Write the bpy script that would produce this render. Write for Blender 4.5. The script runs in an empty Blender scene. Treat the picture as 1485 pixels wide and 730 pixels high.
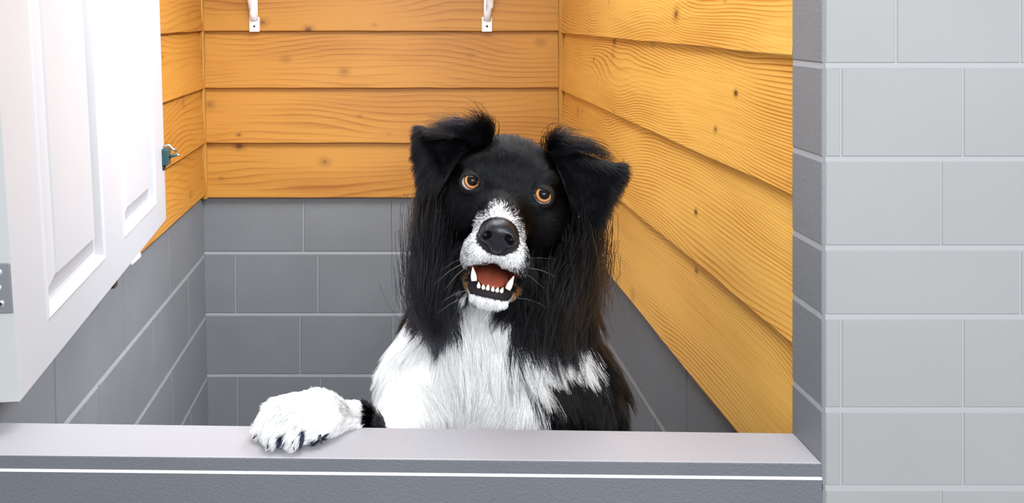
import bpy, bmesh, math, random
import numpy as np
from mathutils import Vector, Matrix
from mathutils.kdtree import KDTree

rng = np.random.default_rng(7)
random.seed(7)
SC = bpy.context.scene
COL = SC.collection
F = 1264.0                      # focal length in pixels of the 1485-wide frame
VX, VY, CZ = 582.0, 25.0, 1.44  # vanishing point of the photograph, camera height


def at(px, py, y):
    """world point seen at pixel (px, py) at depth y"""
    return np.array([(px - VX) / F * y, y, CZ - (py - VY) / F * y])


# ------------------------------------------------------------------ materials
def new_mat(name):
    m = bpy.data.materials.new(name)
    m.use_nodes = True
    nt = m.node_tree
    nt.nodes.clear()
    out = nt.nodes.new('ShaderNodeOutputMaterial')
    return m, nt, out


def N(nt, t, **kw):
    n = nt.nodes.new(t)
    for k, v in kw.items():
        if k in n.inputs:
            n.inputs[k].default_value = v
        else:
            setattr(n, k, v)
    return n


def simple(name, col, rough=0.5, metal=0.0, bump=0.0, bscale=200.0, var=0.0, coat=0.0, spec=0.5):
    m, nt, out = new_mat(name)
    b = N(nt, 'ShaderNodeBsdfPrincipled', Roughness=rough, Metallic=metal)
    b.inputs['Base Color'].default_value = (*col, 1)
    b.inputs['Coat Weight'].default_value = coat
    b.inputs['Specular IOR Level'].default_value = spec
    nt.links.new(b.outputs[0], out.inputs[0])
    tc = N(nt, 'ShaderNodeTexCoord')
    if var > 0:
        n1 = N(nt, 'ShaderNodeTexNoise', Scale=4.0, Detail=5.0)
        nt.links.new(tc.outputs['Object'], n1.inputs['Vector'])
        mr = N(nt, 'ShaderNodeMapRange')
        mr.inputs['From Min'].default_value = 0.3
        mr.inputs['From Max'].default_value = 0.7
        mr.inputs['To Min'].default_value = 1 - var
        mr.inputs['To Max'].default_value = 1 + var
        nt.links.new(n1.outputs['Fac'], mr.inputs['Value'])
        mx = N(nt, 'ShaderNodeVectorMath', operation='SCALE')
        mx.inputs[0].default_value = col
        nt.links.new(mr.outputs[0], mx.inputs['Scale'])
        nt.links.new(mx.outputs[0], b.inputs['Base Color'])
    if bump > 0:
        n2 = N(nt, 'ShaderNodeTexNoise', Scale=bscale, Detail=4.0)
        nt.links.new(tc.outputs['Object'], n2.inputs['Vector'])
        bp = N(nt, 'ShaderNodeBump', Strength=bump, Distance=0.002)
        nt.links.new(n2.outputs['Fac'], bp.inputs['Height'])
        nt.links.new(bp.outputs[0], b.inputs['Normal'])
    return m


def wood_material(name, light, dark, grain=0.6, freq=60.0, amp=5.0, knots=0.5, blotch=0.9):
    m, nt, out = new_mat(name)
    L = nt.links.new
    b = N(nt, 'ShaderNodeBsdfPrincipled', Roughness=0.45)
    b.inputs['Specular IOR Level'].default_value = 0.3
    L(b.outputs[0], out.inputs[0])
    uv = N(nt, 'ShaderNodeUVMap', uv_map='UVMap')
    geo = N(nt, 'ShaderNodeNewGeometry')
    # shift each board's grain
    off = N(nt, 'ShaderNodeCombineXYZ')
    mu = N(nt, 'ShaderNodeMath', operation='MULTIPLY')
    mu.inputs[1].default_value = 37.0
    L(geo.outputs['Random Per Island'], mu.inputs[0])
    L(mu.outputs[0], off.inputs[0])
    L(mu.outputs[0], off.inputs[2])
    add = N(nt, 'ShaderNodeVectorMath', operation='ADD')
    L(uv.outputs[0], add.inputs[0])
    L(off.outputs[0], add.inputs[1])

    def scaled(sx, sy):
        mp = N(nt, 'ShaderNodeMapping')
        mp.inputs['Scale'].default_value = (sx, sy, 1)
        L(add.outputs[0], mp.inputs['Vector'])
        return mp.outputs[0]

    def ramp(src, stops):
        r = N(nt, 'ShaderNodeValToRGB')
        els = r.color_ramp.elements
        while len(els) < len(stops):
            els.new(0.5)
        for e, (p, c) in zip(els, stops):
            e.position = p
            e.color = (c, c, c, 1)
        L(src, r.inputs[0])
        return r.outputs[0]

    def math_(op, a, bb):
        n = N(nt, 'ShaderNodeMath', operation=op)
        for i, v in enumerate((a, bb)):
            if isinstance(v, (int, float)):
                n.inputs[i].default_value = v
            else:
                L(v, n.inputs[i])
        return n.outputs[0]
    # growth-ring contours stretched along the board
    n1 = N(nt, 'ShaderNodeTexNoise', Scale=1.0, Detail=1.5, Roughness=0.35)
    L(scaled(1.6, 4.5), n1.inputs['Vector'])
    sv = N(nt, 'ShaderNodeSeparateXYZ')
    L(uv.outputs[0], sv.inputs[0])
    ring = math_('FRACT', math_('ADD', math_('MULTIPLY', n1.outputs['Fac'], amp), math_('MULTIPLY', sv.outputs[1], freq)), 0.0)
    ringv = ramp(ring, [(0.0, 0.0), (0.55, 0.25), (0.85, 1.0), (1.0, 0.0)])
    n2 = N(nt, 'ShaderNodeTexNoise', Scale=1.0, Detail=3.0)
    L(scaled(5.0, 240.0), n2.inputs['Vector'])
    n3 = N(nt, 'ShaderNodeTexNoise', Scale=1.0, Detail=2.0)
    L(scaled(1.2, 5.0), n3.inputs['Vector'])
    fib = math_('SUBTRACT', n2.outputs['Fac'], 0.45)
    n4 = N(nt, 'ShaderNodeTexNoise', Scale=1.0, Detail=2.0)
    L(scaled(2.2, 9.0), n4.inputs['Vector'])
    patch = ramp(n4.outputs['Fac'], [(0.36, 0.25), (0.6, 1.25)])
    ringv = math_('MULTIPLY', ringv, patch)
    g = math_('ADD', math_('MULTIPLY', ringv, grain), math_('MULTIPLY', fib, 0.7))
    blot = math_('SUBTRACT', n3.outputs['Fac'], 0.5)
    g = math_('ADD', g, math_('MULTIPLY', blot, blotch))
    mix = N(nt, 'ShaderNodeMix', data_type='RGBA', clamp_factor=True)
    mix.inputs[6].default_value = (*light, 1)
    mix.inputs[7].default_value = (*dark, 1)
    L(g, mix.inputs[0])
    # knots: sparse dark ovals
    vo = N(nt, 'ShaderNodeTexVoronoi', Scale=1.0, Randomness=1.0)
    L(scaled(6.5, 8.5), vo.inputs['Vector'])
    kn = ramp(vo.outputs['Distance'], [(0.0, 1.0), (0.05, 0.9), (0.09, 0.35), (0.2, 0.0)])
    sep = N(nt, 'ShaderNodeSeparateColor')
    L(vo.outputs['Color'], sep.inputs[0])
    sel = math_('GREATER_THAN', sep.outputs[0], 1.0 - knots)
    kf = math_('MULTIPLY', math_('MULTIPLY', kn, sel), 0.95)
    vo2 = N(nt, 'ShaderNodeTexVoronoi', Scale=1.0, Randomness=1.0)
    L(scaled(10.0, 15.0), vo2.inputs['Vector'])
    sep2 = N(nt, 'ShaderNodeSeparateColor')
    L(vo2.outputs['Color'], sep2.inputs[0])
    pin = math_('MULTIPLY', ramp(vo2.outputs['Distance'], [(0.0, 1.0), (0.04, 1.0), (0.09, 0.3), (0.16, 0.0)]), math_('GREATER_THAN', sep2.outputs[1], 0.72))
    kf = math_('MAXIMUM', kf, pin)
    mix2 = N(nt, 'ShaderNodeMix', data_type='RGBA', clamp_factor=True)
    L(mix.outputs[2], mix2.inputs[6])
    mix2.inputs[7].default_value = (0.13, 0.045, 0.012, 1)
    L(kf, mix2.inputs[0])
    # board to board tone
    hs = N(nt, 'ShaderNodeHueSaturation')
    tone = N(nt, 'ShaderNodeMapRange')
    tone.inputs['To Min'].default_value = 0.9
    tone.inputs['To Max'].default_value = 1.08
    L(geo.outputs['Random Per Island'], tone.inputs['Value'])
    L(tone.outputs[0], hs.inputs['Value'])
    L(mix2.outputs[2], hs.inputs['Color'])
    L(hs.outputs[0], b.inputs['Base Color'])
    bp = N(nt, 'ShaderNodeBump', Strength=0.25, Distance=0.001)
    L(g, bp.inputs['Height'])
    L(bp.outputs[0], b.inputs['Normal'])
    return m


M = {}
M['wood'] = wood_material('orange_pine', (0.52, 0.24, 0.040), (0.25, 0.07, 0.006), 0.42, 60.0, 10.0, 0.75, 1.5)  # darker, deeper orange puts the back wall's lower light into the colour
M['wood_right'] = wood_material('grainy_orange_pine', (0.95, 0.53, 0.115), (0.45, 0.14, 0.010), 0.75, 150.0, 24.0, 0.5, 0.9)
M['bead'] = wood_material('pine_bead', (0.50, 0.25, 0.05), (0.28, 0.11, 0.015))
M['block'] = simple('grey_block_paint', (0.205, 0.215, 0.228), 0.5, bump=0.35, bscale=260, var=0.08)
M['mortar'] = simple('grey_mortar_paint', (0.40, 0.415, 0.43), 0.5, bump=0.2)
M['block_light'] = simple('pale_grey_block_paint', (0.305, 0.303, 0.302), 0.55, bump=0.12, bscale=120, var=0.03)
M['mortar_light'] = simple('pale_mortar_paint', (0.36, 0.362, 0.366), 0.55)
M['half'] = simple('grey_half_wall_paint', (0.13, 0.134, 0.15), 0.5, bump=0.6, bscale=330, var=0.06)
M['ledge'] = simple('pale_ledge_paint', (0.36, 0.345, 0.365), 0.45, bump=0.15, bscale=90, var=0.04)
M['caulk'] = simple('white_caulk', (0.85, 0.85, 0.87), 0.5)
M['white'] = simple('white_door_paint', (0.46, 0.455, 0.475), 0.42, var=0.02)
M['door_edge'] = simple('white_door_edge', (0.44, 0.45, 0.44), 0.45)
M['metal_white'] = simple('white_bracket_paint', (0.82, 0.82, 0.84), 0.35)
M['steel'] = simple('steel', (0.62, 0.63, 0.64), 0.3, metal=1.0)
M['plate'] = simple('zinc_plate', (0.22, 0.23, 0.24), 0.45, metal=0.5)
M['dark'] = simple('dark_metal', (0.02, 0.02, 0.022), 0.4)
M['latch'] = simple('dark_green_latch', (0.015, 0.06, 0.065), 0.35)
M['brown'] = simple('brown_rubber', (0.06, 0.035, 0.02), 0.6)
M['floor'] = simple('floor_paint', (0.30, 0.30, 0.31), 0.5, bump=0.2, var=0.1)


# ------------------------------------------------------------------ helpers
def link(o, parent=None):
    COL.objects.link(o)
    if parent is not None:
        o.parent = parent
    return o


def mesh_obj(name, verts, faces, mats, parent=None, fmat=None, smooth=False, uvs=None):
    me = bpy.data.meshes.new(name)
    me.from_pydata([tuple(map(float, v)) for v in verts], [], [tuple(f) for f in faces])
    for m in (mats if isinstance(mats, (list, tuple)) else [mats]):
        me.materials.append(m)
    if fmat is not None:
        me.polygons.foreach_set('material_index', fmat)
    if uvs is not None:
        ul = me.uv_layers.new(name='UVMap')
        flat = [c for fu in uvs for p in fu for c in p]
        ul.data.foreach_set('uv', flat)
    me.polygons.foreach_set('use_smooth', [smooth] * len(me.polygons))
    me.validate()
    me.update()
    return link(bpy.data.objects.new(name, me), parent)


def bm_obj(name, bm, mat, parent=None, smooth=False):
    me = bpy.data.meshes.new(name)
    bmesh.ops.recalc_face_normals(bm, faces=bm.faces[:])
    bm.to_mesh(me)
    bm.free()
    for m in (mat if isinstance(mat, (list, tuple)) else [mat]):
        me.materials.append(m)
    me.polygons.foreach_set('use_smooth', [smooth] * len(me.polygons))
    return link(bpy.data.objects.new(name, me), parent)


def tag(o, label, cat=None, group=None, kind=None):
    o['label'] = label
    if cat:
        o['category'] = cat
    if group:
        o['group'] = group
    if kind:
        o['kind'] = kind
    return o


def hexa(bm, c8, bevel=0.0, seg=2):
    """box from 8 corners: bottom ring 0-3, top ring 4-7"""
    vs = [bm.verts.new(Vector(map(float, c))) for c in c8]
    fs = [(0, 3, 2, 1), (4, 5, 6, 7), (0, 1, 5, 4), (1, 2, 6, 5), (2, 3, 7, 6), (3, 0, 4, 7)]
    faces = [bm.faces.new([vs[i] for i in f]) for f in fs]
    if bevel > 0:
        es = list({e for f in faces for e in f.edges})
        bmesh.ops.bevel(bm, geom=es, offset=bevel, segments=seg, affect='EDGES', profile=0.5)


def box(bm, lo, hi, bevel=0.0, seg=2):
    x0, y0, z0 = lo
    x1, y1, z1 = hi
    hexa(bm, [(x0, y0, z0), (x1, y0, z0), (x1, y1, z0), (x0, y1, z0),
              (x0, y0, z1), (x1, y0, z1), (x1, y1, z1), (x0, y1, z1)], bevel, seg)


def tube(bm, pts, rad, n=12, caps=True, flat=None):
    """round tube along points; rad a number or list; flat=(axis vector, factor) squashes it"""
    pts = [Vector(map(float, p)) for p in pts]
    rads = rad if isinstance(rad, (list, tuple)) else [rad] * len(pts)
    rings = []
    ref = Vector((0, 0, 1))
    for i, p in enumerate(pts):
        t = (pts[min(i + 1, len(pts) - 1)] - pts[max(i - 1, 0)]).normalized()
        r = ref if abs(t.dot(ref)) < 0.95 else Vector((1, 0, 0))
        a = t.cross(r).normalized()
        b = t.cross(a).normalized()
        ring = []
        for k in range(n):
            th = 2 * math.pi * k / n
            off = (a * math.cos(th) + b * math.sin(th)) * rads[i]
            if flat:
                ax = Vector(flat[0]).normalized()
                off -= ax * off.dot(ax) * (1 - flat[1])
            ring.append(bm.verts.new(p + off))
        rings.append(ring)
    for i in range(len(rings) - 1):
        for k in range(n):
            bm.faces.new([rings[i][k], rings[i][(k + 1) % n], rings[i + 1][(k + 1) % n], rings[i + 1][k]])
    if caps:
        bm.faces.new(rings[0][::-1])
        bm.faces.new(rings[-1])


def block_wall(name, mp, zs, joints, u0, u1, mats, parent=None, m=0.008, depth=0.0025, thick=0.05):
    """painted block courses; mp(u, z, n) gives the point, n towards the viewer. zs: mortar heights, bottom to top"""
    V, Fc, Fm = [], [], []

    def quad(a, b, c, d, mi):
        i = len(V)
        V.extend((a, b, c, d))
        Fc.append((i, i + 1, i + 2, i + 3))
        Fm.append(mi)
    z0, z1 = zs[0], zs[-1]
    quad(mp(u0, z0, -depth), mp(u1, z0, -depth), mp(u1, z1, -depth), mp(u0, z1, -depth), 1)
    quad(mp(u0, z0, -thick), mp(u0, z1, -thick), mp(u1, z1, -thick), mp(u1, z0, -thick), 0)
    quad(mp(u0, z0, -thick), mp(u0, z0, -depth), mp(u0, z1, -depth), mp(u0, z1, -thick), 0)
    quad(mp(u1, z0, -thick), mp(u1, z1, -thick), mp(u1, z1, -depth), mp(u1, z0, -depth), 0)
    quad(mp(u0, z1, -thick), mp(u0, z1, -depth), mp(u1, z1, -depth), mp(u1, z1, -thick), 0)
    h = m / 2
    c = min(0.0022, depth)
    for r in range(len(zs) - 1):
        za, zb = zs[r] + (h if r else 0), zs[r + 1] - (h if r < len(zs) - 2 else 0)
        js = [u0] + [j for j in joints[r] if u0 < j < u1] + [u1]
        for k in range(len(js) - 1):
            hv = h * 0.3
            ua = js[k] + (hv if k else 0)
            ub = js[k + 1] - (hv if k < len(js) - 2 else 0)
            o = [(ua, za), (ub, za), (ub, zb), (ua, zb)]
            ii = [(ua + c, za + c), (ub - c, za + c), (ub - c, zb - c), (ua + c, zb - c)]
            O = [mp(u, z, -depth) for u, z in o]
            I = [mp(u, z, 0) for u, z in ii]
            quad(*I, 0)
            for q in range(4):
                quad(O[q], O[(q + 1) % 4], I[(q + 1) % 4], I[q], 0)
    return mesh_obj(name, V, Fc, mats, parent, Fm)


def siding(name, mp, zs, u0, u1, mat, parent=None, proud=0.016, thin=0.004, flip=False):
    """lapped boards; zs: lower edges of the boards, bottom to top"""
    V, Fc, UV = [], [], []
    nseg = 16
    for i in range(len(zs) - 1):
        za, zb = zs[i], zs[i + 1] + 0.01
        base = len(V)
        wob = rng.normal(0, 0.0006, nseg + 1)
        prof = [(-0.002, za + 0.001), (proud - 0.002, za), (proud, za + 0.0025), (thin, zb), (-0.002, zb)]
        for s in range(nseg + 1):
            u = u0 + (u1 - u0) * s / nseg
            for k, (n, z) in enumerate(prof):
                V.append(mp(u, z + (wob[s] if k < 3 else 0), n))
        P = len(prof)
        vc = [z - za + i * 3.1 for n, z in prof]
        for s in range(nseg):
            ua = u0 + (u1 - u0) * s / nseg
            ub = u0 + (u1 - u0) * (s + 1) / nseg
            for k in range(P - 1):
                a, b = base + s * P + k, base + (s + 1) * P + k
                Fc.append((a, b, b + 1, a + 1))
                UV.append([(ua, vc[k]), (ub, vc[k]), (ub, vc[k + 1]), (ua, vc[k + 1])])
        for s in (0, nseg):
            idx = [base + s * P + k for k in range(P)]
            Fc.append(tuple(idx if s else idx[::-1]))
            u = u0 + (u1 - u0) * s / nseg
            UV.append([(u, vc[k]) for k in (range(P) if s else range(P)[::-1])])
    return mesh_obj(name, V, Fc, mat, parent, uvs=UV)


# ------------------------------------------------------------------ the setting
D = 2.84                               # depth of the back wall
K = F / D
zpx = lambda y: CZ - (y - VY) / K      # height of a pixel row on the back wall
H_TOP = 2.5
LEDGE_Z = CZ - 0.545


def xl(z):                             # the left wall leans a little
    return -0.6606 + 0.023 * (1.496 - z)


XR = 0.530
# back wall
wb = link(bpy.data.objects.new('wall_back', None))
wb.location = (0, D, 0)
wb['kind'] = 'structure'
wb['label'] = 'back wall of the bay, orange lapped boards above grey painted blocks'
inv = lambda p: (p[0], p[1] - D, p[2])
mpb = lambda u, z, n: inv((u, D - n, z))
zs_b = [0.0] + [zpx(y) for y in (900, 811, 722, 633, 544.5, 456, 367)] + [zpx(286)]
xb = lambda px: (px - VX) / K
jo = [[xb(v) for v in (380, 560, 740)] if i % 2 else [xb(v) for v in (300, 470, 650)] for i in range(len(zs_b) - 1)]
jo[-1] = [xb(440), xb(640)]
jo[-2] = [xb(342), xb(461), xb(581), xb(700)]
jo[-3] = [xb(435), xb(570), xb(690)]
jo[-4] = [xb(345), xb(465), xb(585), xb(705)]
block_wall('blockwork', mpb, zs_b, jo, -0.72, 0.60, [M['block'], M['mortar']], wb, thick=0.06)
zs_s = [zpx(v) for v in (285, 206, 127, 45)]
while zs_s[-1] < H_TOP:
    zs_s.append(zs_s[-1] + 0.18)
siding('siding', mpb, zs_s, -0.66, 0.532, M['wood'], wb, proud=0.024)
# left wall
wl = link(bpy.data.objects.new('wall_left', None))
wl['kind'] = 'structure'
wl['label'] = 'left wall of the bay behind the open white door, boards over grey blocks'
mpl = lambda u, z, n: (xl(z) + n, u, z)
zs_bl = [0.0] + [zpx(y) for y in (903, 814, 725, 636, 548, 460, 371)] + [zpx(279)]
jol = [[1.3, 1.62, 2.02, 2.42] if i % 2 else [1.15, 1.5, 1.85, 2.25, 2.62] for i in range(len(zs_bl) - 1)]
block_wall('blockwork', mpl, zs_bl, jol, 1.05, D, [M['block'], M['mortar']], wl, thick=0.06)
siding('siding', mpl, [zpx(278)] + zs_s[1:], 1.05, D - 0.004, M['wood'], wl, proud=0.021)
# right wall
wr = link(bpy.data.objects.new('wall_right', None))
wr['kind'] = 'structure'
wr['label'] = 'right wall of the bay, grainy orange boards above grey painted blocks'
mpr = lambda u, z, n: (XR - n, u, z)
zs_br = [0.0] + [zpx(y) for y in (930, 841, 752, 663, 574, 485, 396)] + [zpx(310)]
jor = [[1.62, 2.02, 2.42] if i % 2 else [1.42, 1.82, 2.22, 2.62] for i in range(len(zs_br) - 1)]
block_wall('blockwork', mpr, zs_br, jor, 1.15, D, [M['block'], M['mortar']], wr, thick=0.06)
zs_r = [zpx(v) for v in (309, 217, 130, 48)]
while zs_r[-1] < H_TOP:
    zs_r.append(zs_r[-1] + 0.185)
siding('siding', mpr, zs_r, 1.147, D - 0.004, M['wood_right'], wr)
# corner beads
for nm, xa, lean, par in (('corner_bead', lambda z: xl(z) + 0.012, 0, wl), ('corner_bead', lambda z: XR - 0.014, 0, wr)):
    bm = bmesh.new()
    z0, z1 = zs_s[0] - 0.004, H_TOP
    w = 0.008
    hexa(bm, [(xa(z0) - w, D - 0.034, z0), (xa(z0) + w, D - 0.034, z0), (xa(z0) + w, D, z0), (xa(z0) - w, D, z0),
              (xa(z1) - w, D - 0.034, z1), (xa(z1) + w, D - 0.034, z1), (xa(z1) + w, D, z1), (xa(z1) - w, D, z1)], 0.004)
    uvl = bm.loops.layers.uv.new('UVMap')
    for f in bm.faces:
        for lp in f.loops:
            lp[uvl].uv = (lp.vert.co.z, lp.vert.co.x + lp.vert.co.y)
    bm_obj(nm, bm, M['bead'], par)

# half wall and its ledge: corners of the ledge top from the photograph
dep = lambda py: 0.545 * F / (py - VY)
yB0, yB1 = dep(613), dep(628.5)
yF0, yF1 = dep(660.5), dep(672.5)
XJ = 0.5135


def lerp_y(ya, yb, x):                 # depth of a ledge edge at x
    xa = (0 - VX) / F * ya
    return ya + (yb - ya) * (x - xa) / (XJ - xa)


XLJ = -0.62
bm = bmesh.new()
fb = lambda x: lerp_y(yB0, yB1, x)
ff = lambda x: lerp_y(yF0, yF1, x)
t = 0.017
hexa(bm, [(XLJ, ff(XLJ), LEDGE_Z - t), (XJ, ff(XJ), LEDGE_Z - t), (XJ, fb(XJ), LEDGE_Z - t), (XLJ, fb(XLJ), LEDGE_Z - t),
          (XLJ, ff(XLJ), LEDGE_Z), (XJ, ff(XJ), LEDGE_Z), (XJ, fb(XJ), LEDGE_Z), (XLJ, fb(XLJ), LEDGE_Z)], 0.0015)
fn = [f for f in bm.faces if f.normal.y < -0.5 or f.normal.y > 0.5 or f.normal.z < -0.5]
bmesh.ops.recalc_face_normals(bm, faces=bm.faces[:])
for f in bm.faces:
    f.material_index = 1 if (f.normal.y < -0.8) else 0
ledge = bm_obj('trim_1', bm, [M['ledge'], M['half']])
ledge['kind'] = 'structure'
ledge['label'] = 'pale painted ledge capping the grey half wall, under the white paw'
bm = bmesh.new()
c0, c1 = LEDGE_Z - t - 0.0032, LEDGE_Z - t
hexa(bm, [(XLJ, ff(XLJ) - 0.0012, c0), (XJ, ff(XJ) - 0.0012, c0), (XJ, ff(XJ) + 0.02, c0), (XLJ, ff(XLJ) + 0.02, c0),
          (XLJ, ff(XLJ) - 0.0012, c1), (XJ, ff(XJ) - 0.0012, c1), (XJ, ff(XJ) + 0.02, c1), (XLJ, ff(XLJ) + 0.02, c1)], 0.0008)
bm_obj('caulk_bead', bm, M['caulk'], ledge)
bm = bmesh.new()
hexa(bm, [(XLJ, ff(XLJ), 0), (XJ, ff(XJ), 0), (XJ, fb(XJ) - 0.004, 0), (XLJ, fb(XLJ) - 0.004, 0),
          (XLJ, ff(XLJ), c0), (XJ, ff(XJ), c0), (XJ, fb(XJ) - 0.004, c0), (XLJ, fb(XLJ) - 0.004, c0)])
hw = bm_obj('wall_front', bm, M['half'])
hw['kind'] = 'structure'
hw['label'] = 'grey painted half wall across the front of the bay below the ledge'

# right pier: pale face towards the viewer and the grey reveal beside the boards
pier = link(bpy.data.objects.new('wall_pier', None))
pier['kind'] = 'structure'
pier['label'] = 'pale grey painted block wall to the right of the bay opening'
yf = ff(XJ) - 0.0015
zf = lambda y: CZ - (y - VY) / F * yf
xf = lambda px: (px - VX) / F * yf
zs_f = [0.0, 0.2, 0.42, 0.64, 0.751] + [zf(y) for y in (708, 595, 460, 360, 231, 95)] + [zf(-36), zf(-168), zf(-300), 1.8, 1.92, 2.04, 2.16, 2.28, 2.4, 2.5]
n = len(zs_f) - 1
A_, B_ = [xf(1220), xf(1397), xf(1574)], [xf(1365), xf(1520)]
jf = [A_ if i % 2 else B_ for i in range(n)]
jf[5], jf[6], jf[7], jf[8], jf[9], jf[10] = A_, A_, [xf(1480)], [xf(1365)], A_, [xf(1300), xf(1480)]
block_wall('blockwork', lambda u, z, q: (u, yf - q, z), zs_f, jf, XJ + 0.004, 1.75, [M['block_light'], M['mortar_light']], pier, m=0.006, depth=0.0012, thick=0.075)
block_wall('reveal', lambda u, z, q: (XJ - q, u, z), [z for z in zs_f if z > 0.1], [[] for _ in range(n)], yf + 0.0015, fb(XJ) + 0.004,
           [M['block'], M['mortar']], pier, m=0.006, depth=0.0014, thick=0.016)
# left pier, just outside the picture, where the door is hung
bm = bmesh.new()
box(bm, (-1.6, ff(-0.6), 0), (-0.575, fb(-0.6), H_TOP), 0.003)
lp_ = bm_obj('wall_hinge_side', bm, M['block_light'])
lp_['kind'] = 'structure'
lp_['label'] = 'block wall on the hinge side of the open white door'
bm = bmesh.new()
box(bm, (-2.2, -1.6, -0.05), (2.2, 3.0, 0.0))
fl = bm_obj('floor', bm, M['floor'])
fl['kind'] = 'structure'
fl['label'] = 'grey painted floor'

# ------------------------------------------------------------------ the open white door
dr = link(bpy.data.objects.new('door_1', None))
dr['kind'] = 'structure'
dr['label'] = 'open white panelled door swung against the left wall of the bay'
dn, df = np.array([-0.499, 1.14, 0.937]), np.array([-0.5854, 2.17, 0.937])
DT = 0.034
DH = 1.0


def dp(s, h, n=0.0):
    """point on the door: s 0..1 from hinge to free edge, h metres up, n metres out of the face"""
    p = dn + (df - dn) * s
    k = 0.066 + (0.031 - 0.066) * s
    nx = np.array([0.9965, 0.0836, 0.0])
    return p + np.array([-k * h, 0, h]) + nx * n


def door_px(px, py):
    """(s, h) of a pixel on the door's face"""
    s, h = 0.5, 0.3
    for _ in range(40):
        def res(s, h):
            p = dp(s, h)
            return np.array([VX + F * p[0] / p[1] - px, VY + F * (CZ - p[2]) / p[1] - py])
        r = res(s, h)
        J = np.stack([(res(s + 1e-4, h) - r) / 1e-4, (res(s, h + 1e-4) - r) / 1e-4], 1)
        d = np.linalg.solve(J, -r)
        s, h = s + d[0], h + d[1]
    return s, h


V, Fc, Fm = [], [], []


def dquad(pts, mi=0):
    i = len(V)
    V.extend([dp(*p) for p in pts])
    Fc.append((i, i + 1, i + 2, i + 3))
    Fm.append(mi)


def dgrid(s0, s1, h0, h1, n=0.0):
    ks = max(1, int((s1 - s0) / 0.06))
    kh = max(1, int((h1 - h0) / 0.15))
    for a in range(ks):
        for b in range(kh):
            sa, sb = s0 + (s1 - s0) * a / ks, s0 + (s1 - s0) * (a + 1) / ks
            ha, hb = h0 + (h1 - h0) * b / kh, h0 + (h1 - h0) * (b + 1) / kh
            dquad([(sa, ha, n), (sb, ha, n), (sb, hb, n), (sa, hb, n)])


sA = door_px(69, 468)[0]; sB = door_px(153, 374)[0]; hA = door_px(69, 468)[1]
sC = door_px(180, 350)[0]; sD = door_px(226, 297)[0]
hA = (door_px(69, 468)[1] + door_px(153, 374)[1]) / 2
print('door panels', sA, sB, sC, sD, hA, door_px(153, 374)[1], door_px(180, 350)[1], door_px(226, 297)[1])
hT = DH - 0.12
dgrid(0, sA, 0, DH)
dgrid(sA, sB, 0, hA); dgrid(sA, sB, hT, DH)
dgrid(sB, sC, 0, DH)
dgrid(sC, sD, 0, hA); dgrid(sC, sD, hT, DH)
dgrid(sD, 1, 0, DH)
nh = 6
for h in range(nh):
    ha, hb = DH * h / nh, DH * (h + 1) / nh
    dquad([(0, ha, -DT), (0, ha, 0), (0, hb, 0), (0, hb, -DT)], 1)
    dquad([(1, ha, 0), (1, ha, -DT), (1, hb, -DT), (1, hb, 0)], 0)
ns = 10
for s in range(ns):
    a, b = s / ns, (s + 1) / ns
    dquad([(a, 0, -DT), (b, 0, -DT), (b, 0, 0), (a, 0, 0)])
    dquad([(a, DH, 0), (b, DH, 0), (b, DH, -DT), (a, DH, -DT)])
    for h in range(nh):
        ha, hb = DH * h / nh, DH * (h + 1) / nh
        dquad([(a, ha, -DT), (a, hb, -DT), (b, hb, -DT), (b, ha, -DT)])
mesh_obj('door_frame', V, Fc, [M['white'], M['door_edge']], dr, Fm)
# raised panels: sticking moulding stepping in, then the sloped field
for (s0, s1) in ((sA, sB), (sC, sD)):
    V, Fc, Fm = [], [], []
    Ls = 1.034
    # (inset metres, n)
    prof = [(0, 0), (0.004, 0.0025), (0.009, -0.001), (0.013, -0.015), (0.020, -0.015), (0.058, -0.004), (0.060, -0.0005)]
    bot = 0.9
    for i in range(len(prof) - 1):
        (a, na), (b, nb) = prof[i], prof[i + 1]
        ra = [(s0 + a / Ls, hA + a * bot), (s1 - a / Ls, hA + a * bot), (s1 - a / Ls, hT - a), (s0 + a / Ls, hT - a)]
        rb = [(s0 + b / Ls, hA + b * bot), (s1 - b / Ls, hA + b * bot), (s1 - b / Ls, hT - b), (s0 + b / Ls, hT - b)]
        for q in range(4):
            p0, p1, p2, p3 = ra[q], ra[(q + 1) % 4], rb[(q + 1) % 4], rb[q]
            for w in range(6):
                f0, f1 = w / 6, (w + 1) / 6
                l = lambda u, v, f: (u[0] + (v[0] - u[0]) * f, u[1] + (v[1] - u[1]) * f)
                dquad([(*l(p0, p1, f0), na), (*l(p0, p1, f1), na), (*l(p3, p2, f1), nb), (*l(p3, p2, f0), nb)])
    b, nb = prof[-1]
    dgrid(s0 + b / Ls, s1 - b / Ls, hA + b * bot, hT - b, nb)
    mesh_obj('door_panel', V, Fc, M['white'], dr, Fm)
# hinge leaf on the edge of the door
ex = np.array([-0.9965, -0.0836, 0.0])          # across the edge, away from the face
ey = np.array([0.0836, -0.9965, 0.0])           # out of the edge, towards the viewer
h0 = (583 - 454) / F * 1.14
h1 = (583 - 382) / F * 1.14


def epx(a, h, n):
    return dp(0, h) + ex * a + ey * n


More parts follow.
